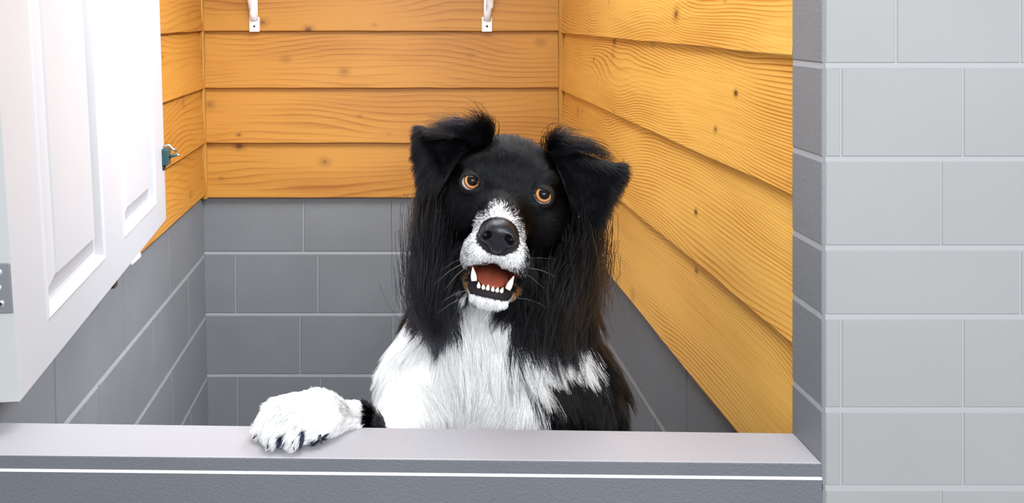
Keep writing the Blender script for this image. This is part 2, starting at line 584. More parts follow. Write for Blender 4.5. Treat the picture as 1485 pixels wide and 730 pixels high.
bm = bmesh.new()
a0, a1 = 0.0005, DT - 0.003
hexa(bm, [epx(a1, h0, 0.003), epx(a0, h0, 0.003), epx(a0, h0, 0), epx(a1, h0, 0),
          epx(a1, h1, 0.003), epx(a0, h1, 0.003), epx(a0, h1, 0), epx(a1, h1, 0)], 0.0011)
hg = bm_obj('hinge', bm, M['plate'], dr)
tag(hg, 'zinc hinge leaf with three screws on the door edge')
bm = bmesh.new()
tube(bm, [epx(DT + 0.002, h0, 0.004), epx(DT + 0.002, h1, 0.004)], 0.0055, 14)
bm_obj('knuckle', bm, M['plate'], hg, True)
for k in range(3):
    hh = h0 + (h1 - h0) * (0.2 + 0.31 * k)
    aa = 0.0145 + (0.002 if k == 1 else 0)
    bm = bmesh.new()
    tube(bm, [epx(aa, hh, 0.0025), epx(aa, hh, 0.0042), epx(aa, hh, 0.005)], [0.0052, 0.005, 0.0032], 20)
    sc = bm_obj('screw', bm, M['steel'], hg, True)
    bm = bmesh.new()
    tube(bm, [epx(aa, hh, 0.0045), epx(aa, hh, 0.0054)], 0.0024, 6)
    bm_obj('screw_recess', bm, M['dark'], hg)
# latch on the free edge
L0 = at(239, 227, 2.15)
bm = bmesh.new()
box(bm, L0 + np.array([-0.012, -0.012, -0.022]), L0 + np.array([0.010, 0.02, 0.019]), 0.003)
la = bm_obj('latch', bm, M['latch'], dr)
tag(la, 'dark green latch case with a bright tongue on the free edge of the door')
bm = bmesh.new()
tube(bm, [L0 + np.array([-0.006, 0.01, 0.024]), L0 + np.array([0.008, 0.012, 0.026]), L0 + np.array([0.016, 0.014, 0.016]), L0 + np.array([0.026, 0.016, 0.010])], 0.0028, 10)
tube(bm, [L0 + np.array([0.008, 0.008, -0.008]), L0 + np.array([0.020, 0.01, 0.002]), L0 + np.array([0.034, 0.012, 0.001])], 0.0028, 10)
bm_obj('tongue', bm, M['steel'], la, True)
bm = bmesh.new()
tube(bm, [L0 + np.array([0.004, 0.006, -0.002]), L0 + np.array([0.018, 0.01, 0.0]), L0 + np.array([0.028, 0.012, 0.004])], 0.004, 10)
tube(bm, [L0 + np.array([-0.004, 0.0, -0.024]), L0 + np.array([-0.006, 0.002, -0.033])], [0.008, 0.005], 10)
bm_obj('catch', bm, M['latch'], la, True)
# stop and pad under the door
bm = bmesh.new()
p = dp(0.68, -0.001, -0.008)
for a, b in (((-0.006, -0.032, -0.013), (0.008, 0.032, 0.0005)),):
    box(bm, p + np.array(a), p + np.array(b), 0.005, 3)
tag(bm_obj('bottom_stop', bm, M['metal_white'], dr), 'small white stop under the door')
bm = bmesh.new()
p = dp(0.53, 0.0, -0.012)
box(bm, p + np.array((-0.008, -0.010, -0.02)), p + np.array((0.006, 0.010, 0.0005)), 0.003, 2)
tag(bm_obj('bottom_pad', bm, M['brown'], dr), 'small brown pad under the door')

# ------------------------------------------------------------------ shelf brackets on the back wall
def bracket(px, lean, label):
    x = xb(px)
    z0 = zpx(46)
    yy = D - 0.025
    br = link(bpy.data.objects.new('shelf_bracket', None))
    br.location = (x, yy, z0)
    tag(br, label, 'bracket', 'white shelf brackets on the back boards')
    bm = bmesh.new()
    box(bm, (-0.0165, -0.004, 0.0), (0.0165, 0.003, 0.048), 0.0018)
    # wall leg keeps going up behind the brace
    box(bm, (-0.010, -0.003, 0.046), (0.010, 0.003, 0.30), 0.0018)
    bm_obj('wall_plate', bm, M['metal_white'], br)
    bm = bmesh.new()
    pts = []
    for i in range(15):
        f = i / 14
        pts.append((lean * 0.036 * (1 - math.exp(-f * 6)), -0.004 - 0.17 * f ** 1.5, 0.036 + 0.24 * f ** 0.85))
    tube(bm, pts, [0.0125 - 0.002 * min(1, i / 4) for i in range(15)], 12, flat=((0, 1, 0.3), 0.6))
    bm_obj('brace', bm, M['metal_white'], br, True)
    bm = bmesh.new()
    box(bm, (-0.010 + lean * 0.03, -0.20, 0.27), (0.010 + lean * 0.03, 0.003, 0.275), 0.001)
    bm_obj('shelf_arm', bm, M['metal_white'], br)
    bm = bmesh.new()
    tube(bm, [(0, -0.003, 0.018), (0, -0.0058, 0.018)], [0.0042, 0.003], 12)
    bm_obj('screw', bm, M['dark'], br, True)


bracket(371, -0.35, 'white metal shelf bracket on the top back board, nearer the white door')
bracket(705, 0.35, 'white metal shelf bracket on the top back board, nearer the right corner, above the dog')
# ------------------------------------------------------------------ the dog: one sculpted body surface
ORG = np.array([0.0, 0.0, CZ])
EYE_D = 1.25
d0 = np.array([(734.5 - VX) / F, 1.0, -(273.5 - VY) / F])
dhat = d0 / np.linalg.norm(d0)
HO = ORG + d0 * EYE_D
r0 = np.array([1.0, 0, 0]) - dhat[0] * dhat
r0 /= np.linalg.norm(r0)
u0_ = np.cross(r0, dhat)
ROLL = math.radians(10.6)
HU = math.cos(ROLL) * r0 - math.sin(ROLL) * u0_
HV = math.sin(ROLL) * r0 + math.cos(ROLL) * u0_
HW = -dhat
HR = np.stack([HU, HV, HW])            # world -> head rows


def h2w(p):
    """head millimetres (right, up, towards the nose) to the world"""
    return HO + (np.asarray(p, float) / 1000.0) @ HR


def w2h(P):
    return ((np.asarray(P) - HO) @ HR.T) * 1000.0


def hpx(px, py, w):
    """head millimetres of a pixel at head height w towards the viewer"""
    d = np.array([(px - VX) / F, 1.0, -(py - VY) / F])
    t = (w / 1000.0 - (ORG - HO) @ HW) / (d @ HW)
    return w2h(ORG + d * t)


class Field:
    def __init__(self, xs, ys, zs):
        self.ax = [np.asarray(a, np.float32) for a in (xs, ys, zs)]
        self.f = np.full([len(a) for a in self.ax], 9.0, np.float32)

    def op(self, fn, centre, ext, k=0.0, mode='add', head=False):
        """fn(p0,p1,p2) -> metres; world metres or, with head, head millimetres"""
        sl = []
        for i in range(3):
            lo = np.searchsorted(self.ax[i], centre[i] - ext)
            hi = np.searchsorted(self.ax[i], centre[i] + ext)
            if hi - lo < 2:
                return
            sl.append(slice(lo, hi))
        X, Y, Z = np.meshgrid(*[self.ax[i][sl[i]] for i in range(3)], indexing='ij', sparse=True)
        if head:
            q = [(X - HO[0]), (Y - HO[1]), (Z - HO[2])]
            p = [np.float32(1000) * (np.float32(HR[r, 0]) * q[0] + np.float32(HR[r, 1]) * q[1] + np.float32(HR[r, 2]) * q[2]) for r in range(3)]
        else:
            p = [X, Y, Z]
        d = fn(*p).astype(np.float32)
        g = self.f[tuple(sl)]
        if mode == 'add':
            if k > 0:
                h = np.maximum(k - np.abs(g - d), 0) / k
                g[...] = np.minimum(g, d) - h * h * k * 0.25
            else:
                np.minimum(g, d, out=g)
        else:
            if k > 0:
                h = np.maximum(k - np.abs(g + d), 0) / k
                g[...] = np.maximum(g, -d) + h * h * k * 0.25
            else:
                np.maximum(g, -d, out=g)


def rotm(ax, deg):
    return np.array(Matrix.Rotation(math.radians(deg), 3, ax))


def f_ell(c, r, R=None, unit=1.0):
    c = np.asarray(c, float)

    def fn(x, y, z):
        p = [x - c[0], y - c[1], z - c[2]]
        if R is not None:
            p = [R[0][i] * p[0] + R[1][i] * p[1] + R[2][i] * p[2] for i in range(3)]
        k0 = np.sqrt((p[0] / r[0]) ** 2 + (p[1] / r[1]) ** 2 + (p[2] / r[2]) ** 2)
        k1 = np.sqrt((p[0] / r[0] ** 2) ** 2 + (p[1] / r[1] ** 2) ** 2 + (p[2] / r[2] ** 2) ** 2) + 1e-9
        return k0 * (k0 - 1) / k1 * unit
    return fn


def f_cone(a, b, ra, rb, unit=1.0, sq=(1, 1, 1)):
    a, b = np.asarray(a, float), np.asarray(b, float)
    s = np.asarray(sq, float)
    A, B = a / s, b / s
    ba = B - A
    L2 = float(ba @ ba)

    def fn(x, y, z):
        p = [x / s[0] - A[0], y / s[1] - A[1], z / s[2] - A[2]]
        t = np.clip((p[0] * ba[0] + p[1] * ba[1] + p[2] * ba[2]) / L2, 0, 1)
        q = np.sqrt((p[0] - ba[0] * t) ** 2 + (p[1] - ba[1] * t) ** 2 + (p[2] - ba[2] * t) ** 2)
        return (q - (ra + (rb - ra) * t)) * unit
    return fn


def tri_dist(P, a, b, c):
    """distance of points (n,3) to a triangle, with the foot's barycentrics"""
    a, b, c = [np.asarray(v, float) for v in (a, b, c)]
    n = np.cross(b - a, c - a)
    n2 = n @ n
    w = P - a
    g = np.cross(b - a, w) @ n / n2
    be = np.cross(w, c - a) @ n / n2
    al = 1 - g - be
    inside = (al >= 0) & (be >= 0) & (g >= 0)
    d = np.abs(w @ n) / math.sqrt(n2)

    def seg(p, q):
        v = q - p
        t = np.clip(((P - p) @ v) / (v @ v), 0, 1)
        return np.linalg.norm(P - p - t[:, None] * v, axis=1)
    de = np.minimum(np.minimum(seg(a, b), seg(b, c)), seg(c, a))
    return np.where(inside, d, de), de


def f_tri(a, b, c, th, unit=1.0):
    def fn(x, y, z):
        x, y, z = np.broadcast_arrays(x, y, z)
        P = np.stack([x.ravel(), y.ravel(), z.ravel()], 1)
        return (tri_dist(P, a, b, c)[0] - th).reshape(x.shape) * unit
    return fn


def surface_nets(axs, f):
    ins = f < 0
    nx, ny, nz = f.shape
    cnt = np.zeros((nx - 1, ny - 1, nz - 1), np.int8)
    for a in (0, 1):
        for b in (0, 1):
            for c in (0, 1):
                cnt += ins[a:nx - 1 + a, b:ny - 1 + b, c:nz - 1 + c]
    I, J, Kk = np.nonzero((cnt > 0) & (cnt < 8))
    idx = np.full(cnt.shape, -1, np.int32)
    idx[I, J, Kk] = np.arange(len(I))
    acc = np.zeros((len(I), 3))
    num = np.zeros(len(I))
    X, Y, Z = axs
    corners = [(a, b, c) for a in (0, 1) for b in (0, 1) for c in (0, 1)]
    for ca in corners:
        for ax in range(3):
            if ca[ax]:
                continue
            cb = list(ca)
            cb[ax] = 1
            fa = f[I + ca[0], J + ca[1], Kk + ca[2]]
            fb_ = f[I + cb[0], J + cb[1], Kk + cb[2]]
            m = (fa < 0) != (fb_ < 0)
            t = np.where(m, fa / np.where(m, fa - fb_, 1), 0)
            pa = np.stack([X[I + ca[0]], Y[J + ca[1]], Z[Kk + ca[2]]], 1)
            pb = np.stack([X[I + cb[0]], Y[J + cb[1]], Z[Kk + cb[2]]], 1)
            acc += np.where(m[:, None], pa + (pb - pa) * t[:, None], 0)
            num += m
    V = acc / num[:, None]
    faces = []
    for ax in range(3):
        o = [0, 0, 0]
        o[ax] = 1
        A = ins[:nx - o[0], :ny - o[1], :nz - o[2]]
        B = ins[o[0]:, o[1]:, o[2]:]
        e = np.argwhere(A != B)
        b1, b2 = (ax + 1) % 3, (ax + 2) % 3
        ok = (e[:, b1] > 0) & (e[:, b2] > 0) & (e[:, b1] < f.shape[b1] - 1) & (e[:, b2] < f.shape[b2] - 1)
        e = e[ok]
        fl_ = A[e[:, 0], e[:, 1], e[:, 2]]
        q = []
        for (s1, s2) in ((-1, -1), (0, -1), (0, 0), (-1, 0)):
            c = e.copy()
            c[:, b1] += s1
            c[:, b2] += s2
            q.append(idx[c[:, 0], c[:, 1], c[:, 2]])
        q = np.stack(q, 1)
        q[~fl_] = q[~fl_][:, ::-1]
        faces.append(q)
    return V, np.concatenate(faces)


def np_mesh(name, V, Fq, mats, parent=None, smooth=True, col=None):
    me = bpy.data.meshes.new(name)
    me.vertices.add(len(V))
    me.vertices.foreach_set('co', np.asarray(V, np.float32).ravel())
    me.loops.add(Fq.size)
    me.loops.foreach_set('vertex_index', Fq.astype(np.int32).ravel())
    me.polygons.add(len(Fq))
    me.polygons.foreach_set('loop_start', np.arange(0, Fq.size, Fq.shape[1], dtype=np.int32))
    me.update(calc_edges=True)
    me.validate()
    me.polygons.foreach_set('use_smooth', np.full(len(me.polygons), smooth))
    for m in (mats if isinstance(mats, (list, tuple)) else [mats]):
        me.materials.append(m)
    if col is not None:
        ca = me.color_attributes.new('coat', 'FLOAT_COLOR', 'POINT')
        ca.data.foreach_set('color', np.asarray(col, np.float32).ravel())
    return link(bpy.data.objects.new(name, me), parent)


def axis_steps(segs):
    out = [segs[0][0]]
    for a, b, h in segs:
        n = max(1, int(round((b - a) / h)))
        out += list(a + (b - a) * np.arange(1, n + 1) / n)
    return np.array(out)


# ---- head landmarks, millimetres in the head's own frame
EYES = [(-51.5, 0.0, -8.0), (51.5, 0.0, -8.0)]
NOSE = np.array([-0.5, -62.0, 88.0])
EL = [hpx(704, 200, -62), hpx(613, 192, -16), hpx(648, 270, -58), hpx(620, 285, -46)]
ER = [hpx(800, 215, -62), hpx(895, 247, -16), hpx(838, 298, -58), hpx(860, 312, -46)]
EARS = [(EL[0], EL[1], EL[2]), (EL[1], EL[2], EL[3]), (ER[0], ER[1], ER[2]), (ER[1], ER[2], ER[3])]
CAV = f_ell((0, -116, 44), (33, 15.5, 52), rotm('X', 8))

fld = Field(axis_steps([(-0.26, 0.02, 0.003), (0.02, 0.31, 0.0021), (0.31, 0.42, 0.004)]),
            axis_steps([(1.03, 1.38, 0.0024), (1.38, 1.95, 0.0085)]),
            axis_steps([(-0.01, 0.84, 0.0085), (0.84, 1.02, 0.0032), (1.02, 1.33, 0.0021)]))


def hop(fn, c, ext, k=0.0, mode='add'):
    fld.op(fn, h2w(c), ext / 1000.0, k / 1000.0, mode, head=True)


mm = 0.001
# trunk, neck
fld.op(f_ell((0.153, 1.41, 0.84), (0.149, 0.160, 0.205)), (0.155, 1.41, 0.84), 0.30)
fld.op(f_cone((0.155, 1.43, 0.82), (0.155, 1.63, 0.36), 0.150, 0.120), (0.155, 1.53, 0.6), 0.52, 0.06)
fld.op(f_cone(h2w((0, -30, -95)), (0.165, 1.41, 0.98), 0.092, 0.118), (0.17, 1.38, 1.06), 0.42, 0.05)
for s, px, py in ((-1, 664, 372), (1, 808, 392)):
    c = at(px, py, 1.345)
    fld.op(f_ell(c, (0.045, 0.05, 0.085)), c, 0.15, 0.04)
# hind legs, tail
for s in (-1, 1):
    x = 0.155 + s * 0.085
    fld.op(f_cone((x, 1.62, 0.40), (x + s * 0.02, 1.50, 0.27), 0.085, 0.05), (x, 1.56, 0.33), 0.32, 0.05)
    fld.op(f_cone((x + s * 0.02, 1.50, 0.27), (x + s * 0.02, 1.65, 0.14), 0.05, 0.026), (x, 1.57, 0.2), 0.25, 0.03)
    fld.op(f_cone((x + s * 0.02, 1.65, 0.14), (x + s * 0.02, 1.615, 0.035), 0.027, 0.024), (x, 1.63, 0.09), 0.2, 0.02)
    fld.op(f_ell((x + s * 0.02, 1.57, 0.028), (0.035, 0.065, 0.028)), (x, 1.57, 0.03), 0.16, 0.02)
fld.op(f_cone((0.155, 1.70, 0.30), (0.18, 1.86, 0.12), 0.04, 0.02), (0.16, 1.78, 0.2), 0.26, 0.04)
# the foreleg behind the half wall
fld.op(f_cone((0.265, 1.36, 0.86), (0.285, 1.30, 0.66), 0.07, 0.045), (0.27, 1.33, 0.76), 0.25, 0.05)
fld.op(f_cone((0.285, 1.30, 0.66), (0.275, 1.225, 0.80), 0.042, 0.028), (0.28, 1.26, 0.73), 0.2, 0.03)
fld.op(f_ell((0.275, 1.218, 0.815), (0.034, 0.03, 0.032)), (0.275, 1.218, 0.815), 0.12, 0.02)
# the foreleg that lies over the ledge
fld.op(f_cone((0.035, 1.35, 0.87), (-0.002, 1.245, 0.815), 0.06, 0.040), (0.01, 1.3, 0.85), 0.25, 0.05)
fld.op(f_cone((-0.002, 1.245, 0.805), (-0.056, 1.184, 0.889), 0.036, 0.017), (-0.03, 1.21, 0.87), 0.18, 0.03)
fld.op(f_cone((-0.056, 1.184, 0.889), (-0.105, 1.150, 0.915), 0.017, 0.023), (-0.08, 1.16, 0.915), 0.14, 0.02)
fld.op(f_ell((-0.130, 1.140, 0.917), (0.049, 0.036, 0.025)), (-0.13, 1.14, 0.92), 0.12, 0.02)
TOES = [(-0.172, 1.124), (-0.158, 1.105), (-0.134, 1.104), (-0.112, 1.116)]
for (tx, ty) in TOES:
    fld.op(f_cone((tx * 0.55 - 0.13 * 0.45, ty * 0.55 + 1.138 * 0.45, 0.925), (tx, ty, 0.9105), 0.014, 0.0125), (tx, ty + 0.01, 0.915), 0.06, 0.008)
# skull
hop(f_ell((0, 6, -72), (76, 68, 82), unit=mm), (0, 6, -72), 150, 30)
for s in (-1, 1):
    hop(f_ell((s * 54, -36, -62), (38, 46, 50), unit=mm), (s * 54, -36, -62), 110, 26)
    hop(f_ell((s * 45, 21, -26), (25, 17, 25), unit=mm), (s * 45, 21, -26), 70, 16)
# muzzle
hop(f_cone((0, -50, -10), (0, -65, 66), 43, 28, unit=mm), (0, -55, 30), 150, 24)
hop(f_ell((0, -30, 10), (20, 18, 50), rotm('X', 12), unit=mm), (0, -30, 10), 90, 16)
for s in (-1, 1):
    hop(f_ell((s * 20, -84, 56), (22, 21, 31), unit=mm), (s * 20, -84, 56), 80, 10)
    hop(f_ell((s * 32, -96, 28), (13, 21, 36), rotm('Z', s * 8), unit=mm), (s * 37, -97, 28), 80, 12)
# lower jaw
hop(f_cone((0, -108, -34), (0, -144, 40), 32, 16, unit=mm, sq=(1.72, 1, 1)), (0, -125, 0), 160, 12)
hop(CAV_FN := (lambda x, y, z: CAV(x, y, z) * mm), (0, -116, 44), 100, 5, 'sub')
# cleft under the nose
hop(f_cone((0, -80, 90), (0, -104, 84), 2.2, 1.6, unit=mm), (0, -92, 86), 30, 5, 'sub')
# eyelids
for e in EYES:
    hop(f_ell(e, (18.5, 17, 17.5), unit=mm), e, 50, 8)
    s = 1 if e[0] > 0 else -1
    hop(f_ell((e[0], e[1] - 1.6, e[2] + 15), (14.2, 9.6, 17), rotm('Z', -s * 8), unit=mm), (e[0], e[1], e[2] + 12), 44, 2.5, 'sub')
    hop(f_ell(e, (15.0, 15.0, 15.0), unit=mm), e, 40, 0, 'sub')
# ears
for tr in EARS:
    c = (np.asarray(tr[0]) + tr[1] + tr[2]) / 3
    hop(f_tri(*tr, 5.5, unit=mm), c, 125, 12)

BV, BF = surface_nets(fld.ax, fld.f)
del fld
print('body', len(BV), len(BF))


# ---- coat pattern
def inside_poly(poly, x, y):
    r = np.zeros(len(x), bool)
    n = len(poly)
    for i in range(n):
        x1, y1 = poly[i]
        x2, y2 = poly[(i + 1) % n]
        c = ((y1 > y) != (y2 > y)) & (x < (x2 - x1) * (y - y1) / ((y2 - y1) or 1e-9) + x1)
        r ^= c
    return r


def wnoise(P, scale, seed, octs=3):
    r = np.random.default_rng(seed)
    out = np.zeros(len(P))
    for o in range(octs):
        for _ in range(4):
            d = r.normal(size=3)
            out += np.sin(P @ d * scale * 2 ** o + r.uniform(0, 6.28)) * 0.5 / 2 ** o
    return out


# the white bib, laid out on a frontal plane 1.28 m deep (pixel-sized units)
CHEST = [(666, 428), (660, 452), (650, 470), (640, 478), (622, 470), (606, 448), (585, 440), (520, 480), (500, 660), (800, 660), (786, 590),
         (762, 552), (800, 528), (838, 536), (862, 540), (852, 512), (838, 490), (800, 487), (764, 490), (742, 488), (734, 470), (742, 440), (744, 385), (668, 380)]
MUZ_PX = [(727, 294), (735, 304), (748, 318), (758, 338), (760, 358), (763, 378), (755, 390), (742, 392), (712, 380), (686, 388), (668, 384), (666, 366), (674, 345), (688, 325), (708, 310), (716, 300)]
MUZ = [tuple(hpx(a, b, 62)[:2]) for a, b in MUZ_PX]
CHIN = [(-34, -140), (-26, -150), (0, -153), (26, -150), (36, -138), (40, -158), (34, -200), (-40, -200), (-40, -158)]


def coat(P, jitter=0.0):
    """white amount 0..1, tan amount 0..1 at world points"""
    h = w2h(P)
    jit = wnoise(P, 90, 3) * 3.0
    if jitter:
        jit = jit + rng.normal(0, jitter, len(P))
    jit2 = wnoise(P, 90, 4) * 3.0 + (rng.normal(0, jitter, len(P)) if jitter else 0)
    X = VX + F * P[:, 0] / np.maximum(P[:, 1], 1.2) + jit
    Y = VY + F * (CZ - P[:, 2]) / np.maximum(P[:, 1], 1.2) + jit2
    face = (h[:, 2] > -40) & (h[:, 1] > -150)
    white = inside_poly(CHEST, X, Y) & (P[:, 1] < 1.47) & ~((h[:, 2] > -30) & (h[:, 1] > -145))
    hu, hv = h[:, 0] + jit * 0.6, h[:, 1] + jit2 * 0.6
    white |= inside_poly(MUZ, hu, hv) & (h[:, 2] > 22)
    white |= inside_poly(CHIN, hu, hv) & (h[:, 2] > -30)
    # the paw over the ledge
    paw = (P[:, 0] < -0.050) & (P[:, 1] < 1.21) & (P[:, 2] > 0.86)
    arm = (P[:, 1] < 1.30) & (P[:, 0] < -0.022) & (P[:, 2] < 0.93)
    white &= ~arm
    white |= paw
    hind = (P[:, 2] < 0.12)
    white |= hind
    tan = (np.abs(np.abs(h[:, 0]) - 39) < 9) & (h[:, 1] < -124) & (h[:, 1] > -146) & (h[:, 2] > 0)
    return white, tan & ~white, h


WHITE, BLACK, TAN = np.array([0.985, 0.98, 0.97]), np.array([0.003, 0.003, 0.0042]), np.array([0.25, 0.095, 0.03])
wh, tn, hB = coat(BV)
col = np.where(wh[:, None], np.array([0.86, 0.83, 0.81]), BLACK)
col[tn] = TAN * 0.6
cav = CAV(hB[:, 0], hB[:, 1], hB[:, 2])
mouth = (cav < 2.5) & (hB[:, 2] > -20)
col[mouth] = (0.16, 0.03, 0.02)
lip = ((hB[:, 1] < -131) & (hB[:, 1] > -150) & (hB[:, 2] > 30) & (np.abs(hB[:, 0]) < 40) & (cav < 20)) | ((cav >= 2.5) & (cav < 6.0) & (hB[:, 2] > 0))
lip &= ~mouth
col[lip] = (0.014, 0.011, 0.014)
nk = np.sqrt((((hB - NOSE - np.array([0, -2, -6])) / np.array([30, 26, 27])) ** 2).sum(1))
col[nk < 1.05] = (0.012, 0.012, 0.015)
for e in EYES:
    col[np.linalg.norm(hB - np.array(e), axis=1) < 19.5] = (0.012, 0.010, 0.010)
col = np.concatenate([col, np.ones((len(col), 1))], 1)
skin, nt, out = new_mat('dog_skin')
b = N(nt, 'ShaderNodeBsdfPrincipled', Roughness=0.65)
b.inputs['Specular IOR Level'].default_value = 0.2
at_ = N(nt, 'ShaderNodeAttribute', attribute_name='coat')
nt.links.new(at_.outputs['Color'], b.inputs['Base Color'])
nt.links.new(b.outputs[0], out.inputs[0])
dog = np_mesh('dog', BV, BF, skin, None, True, col)
tag(dog, 'black and white long-haired dog looking over the ledge, mouth open, one white paw up', 'dog')

# ---- eyes
def eye_mat():
    m, nt, out = new_mat('dog_eye')
    b = N(nt, 'ShaderNodeBsdfPrincipled', Roughness=0.04)
    b.inputs['Specular IOR Level'].default_value = 0.22
    tc = N(nt, 'ShaderNodeTexCoord')
    sp = N(nt, 'ShaderNodeSeparateXYZ')
    nt.links.new(tc.outputs['Object'], sp.inputs[0])
    x2 = N(nt, 'ShaderNodeVectorMath', operation='LENGTH')
    cx = N(nt, 'ShaderNodeCombineXYZ')
    nt.links.new(sp.outputs[0], cx.inputs[0])
    nt.links.new(sp.outputs[1], cx.inputs[1])
    nt.links.new(cx.outputs[0], x2.inputs[0])
    mr = N(nt, 'ShaderNodeMath', operation='MULTIPLY')
    mr.inputs[1].default_value = 1 / 0.0148
    nt.links.new(x2.outputs['Value'], mr.inputs[0])
    r = N(nt, 'ShaderNodeValToRGB')
    stops = [(0.0, (0.004, 0.003, 0.003)), (0.50, (0.004, 0.003, 0.003)), (0.55, (0.16, 0.06, 0.018)), (0.62, (0.74, 0.35, 0.13)), (0.72, (0.55, 0.22, 0.07)),
             (0.77, (0.03, 0.014, 0.008)), (0.81, (0.05, 0.03, 0.025)), (0.86, (0.72, 0.62, 0.58))]
    els = r.color_ramp.elements
    while len(els) < len(stops):
        els.new(0.5)
    for e, (p, c) in zip(els, stops):
        e.position = p
        e.color = (*c, 1)
    nt.links.new(mr.outputs[0], r.inputs[0])
    nt.links.new(r.outputs[0], b.inputs['Base Color'])
    nt.links.new(b.outputs[0], out.inputs[0])
    return m


EM = eye_mat()
for e in EYES:
    bm = bmesh.new()
    bmesh.ops.create_uvsphere(bm, u_segments=40, v_segments=28, radius=0.0148)
    for v in bm.verts:                  # cornea bulge about +z
        rr = math.hypot(v.co.x, v.co.y)
        if v.co.z > 0 and rr < 0.0105:
            v.co.z += 0.0012 * (1 - (rr / 0.0105) ** 2)
    o = bm_obj('eye', bm, EM, dog, True)
    o.location = h2w(e)
    g = h2w((e[0] + 17, e[1] + 20, e[2] + 100)) - h2w(e)
    o.rotation_euler = Vector(g).to_track_quat('Z', 'Y').to_euler()

# ---- nose
nf = Field(np.linspace(-36, 36, 80), np.linspace(-34, 32, 74), np.linspace(-30, 26, 64))
nf.op(f_ell((0, 6, -6), (28, 19, 24)), (0, 0, 0), 90)
nf.op(f_ell((0, -10, -6), (17, 16, 20)), (0, 0, 0), 90, 9)
for s in (-1, 1):
    nf.op(f_ell((s * 17, -1, 0), (12, 13, 17)), (0, 0, 0), 90, 6)
    nf.op(f_cone((s * 13, -1, 18), (s * 19, -2, 6), 5.0, 5.5), (0, 0, 0), 90, 3, 'sub')
    nf.op(f_cone((s * 17, -5, 14), (s * 27, -9, 4), 3.2, 2.0), (0, 0, 0), 90, 3, 'sub')
nf.op(f_cone((0, -2, 19), (0, -28, 13), 1.3, 1.6), (0, 0, 0), 90, 3, 'sub')
NV, NF = surface_nets(nf.ax, nf.f)
NV = np.stack([h2w(NOSE + np.array([0.90 * v[0], v[1] * 0.93, v[2]])) for v in NV])
M['nose'] = simple('dog_nose', (0.007, 0.007, 0.010), 0.24, bump=0.3, bscale=620, coat=0.1, spec=0.35)
np_mesh('nose', NV, NF, M['nose'], dog)

# ---- tongue and teeth
M['tongue'] = simple('dog_tongue', (0.30, 0.07, 0.042), 0.35, bump=0.3, bscale=500)
M['tooth'] = simple('dog_tooth', (0.86, 0.80, 0.66), 0.25)
tf = Field(np.linspace(-32, 32, 60), np.linspace(-24, 24, 48), np.linspace(-48, 48, 80))
tf.op(f_ell((0, 0, 0), (23, 9, 40)), (0, 0, 0), 99)
tf.op(f_cone((0, 10.5, 44), (0, 10.5, -20), 2.2, 2.4), (0, 0, 0), 99, 5, 'sub')
TV, TF = surface_nets(tf.ax, tf.f)
Rt = rotm('X', 20)
TV = np.stack([h2w(np.array([0, -121, 12]) + Rt @ v) for v in TV])
np_mesh('tongue', TV, TF, M['tongue'], dog)


def tooth(base, tip, rad, bend=0.0):
    bm = bmesh.new()
    base, tip = np.asarray(base, float), np.asarray(tip, float)
    pts, rads = [], []
    for i in range(8):
        f = i / 7
        p = base + (tip - base) * f + np.array([0, 0, -bend * math.sin(f * math.pi)])
        pts.append(h2w(p))
        rads.append(rad * 0.001 * max(0.06, (1 - f ** 1.7)) * (0.85 + 0.3 * math.sin(min(1, f * 2) * math.pi / 2)))
    tube(bm, pts, rads, 14)
    return bm_obj('tooth', bm, M['tooth'], dog, True)


tooth((-23, -130, 49), (-28.0, -111.5, 53), 4.4, 2)
tooth((23, -132, 49), (28.5, -112.5, 53), 4.4, 2)
for u_, w_ in ((-15.5, 53.5), (-9.5, 56), (-3.2, 57.2), (3.2, 57.2), (9.5, 56), (15.5, 53.5)):
    o = tooth((u_ * (1 + 0.06 * rng.normal()), -137, w_ - 1), (u_ * 1.08, -130.5 + (1.5 if abs(u_) > 12 else 0) + rng.normal(0, 0.8), w_ + 1), 2.7)

# ---- claws
M['claw'] = simple('dog_claw', (0.03, 0.025, 0.025), 0.35)
for (tx, ty) in TOES:
    d = np.array([tx + 0.135, ty - 1.15])
    d /= np.linalg.norm(d)
    bm = bmesh.new()
    tube(bm, [(tx + d[0] * 0.008, ty + d[1] * 0.008, 0.910), (tx + d[0] * 0.014, ty + d[1] * 0.014, 0.9085), (tx + d[0] * 0.021, ty + d[1] * 0.021, 0.9015)],
         [0.0035, 0.0032, 0.0006], 10)
    bm_obj('claw', bm, M['claw'], dog, True)
# ------------------------------------------------------------------ the coat: every hair a strand
def sstep(a, b, x):
    t = np.clip((x - a) / (b - a), 0, 1)
    return t * t * (3 - 2 * t)


def nrm(v):
    return v / np.maximum(np.linalg.norm(v, axis=-1, keepdims=True), 1e-9)


me = dog.data
me.calc_loop_triangles()
T = np.zeros(len(me.loop_triangles) * 3, np.int32)
me.loop_triangles.foreach_get('vertices', T)
T = T.reshape(-1, 3)
VN = np.zeros(len(me.vertices) * 3, np.float32)
me.vertices.foreach_get('normal', VN)
VN = VN.reshape(-1, 3).astype(float)
PA, PB, PC = BV[T[:, 0]], BV[T[:, 1]], BV[T[:, 2]]
ctr = (PA + PB + PC) / 3
area_ = 0.5 * np.linalg.norm(np.cross(PB - PA, PC - PA), axis=1)
hc = w2h(ctr)
faceT = sstep(-75, -40, hc[:, 2]) * sstep(-190, -160, hc[:, 1])
seen = (ctr[:, 2] > 0.80) & (ctr[:, 1] < 1.52)
pawT = (ctr[:, 0] < -0.03) & (ctr[:, 1] < 1.22) & (ctr[:, 2] > 0.85)
dens = np.where(seen, 0.26e6 + 0.95e6 * faceT, 0.035e6)
dens[pawT] = 1.1e6
dens[hc[:, 2] > 20] *= 1.25
wgt = area_ * dens
NS = int(wgt.sum())
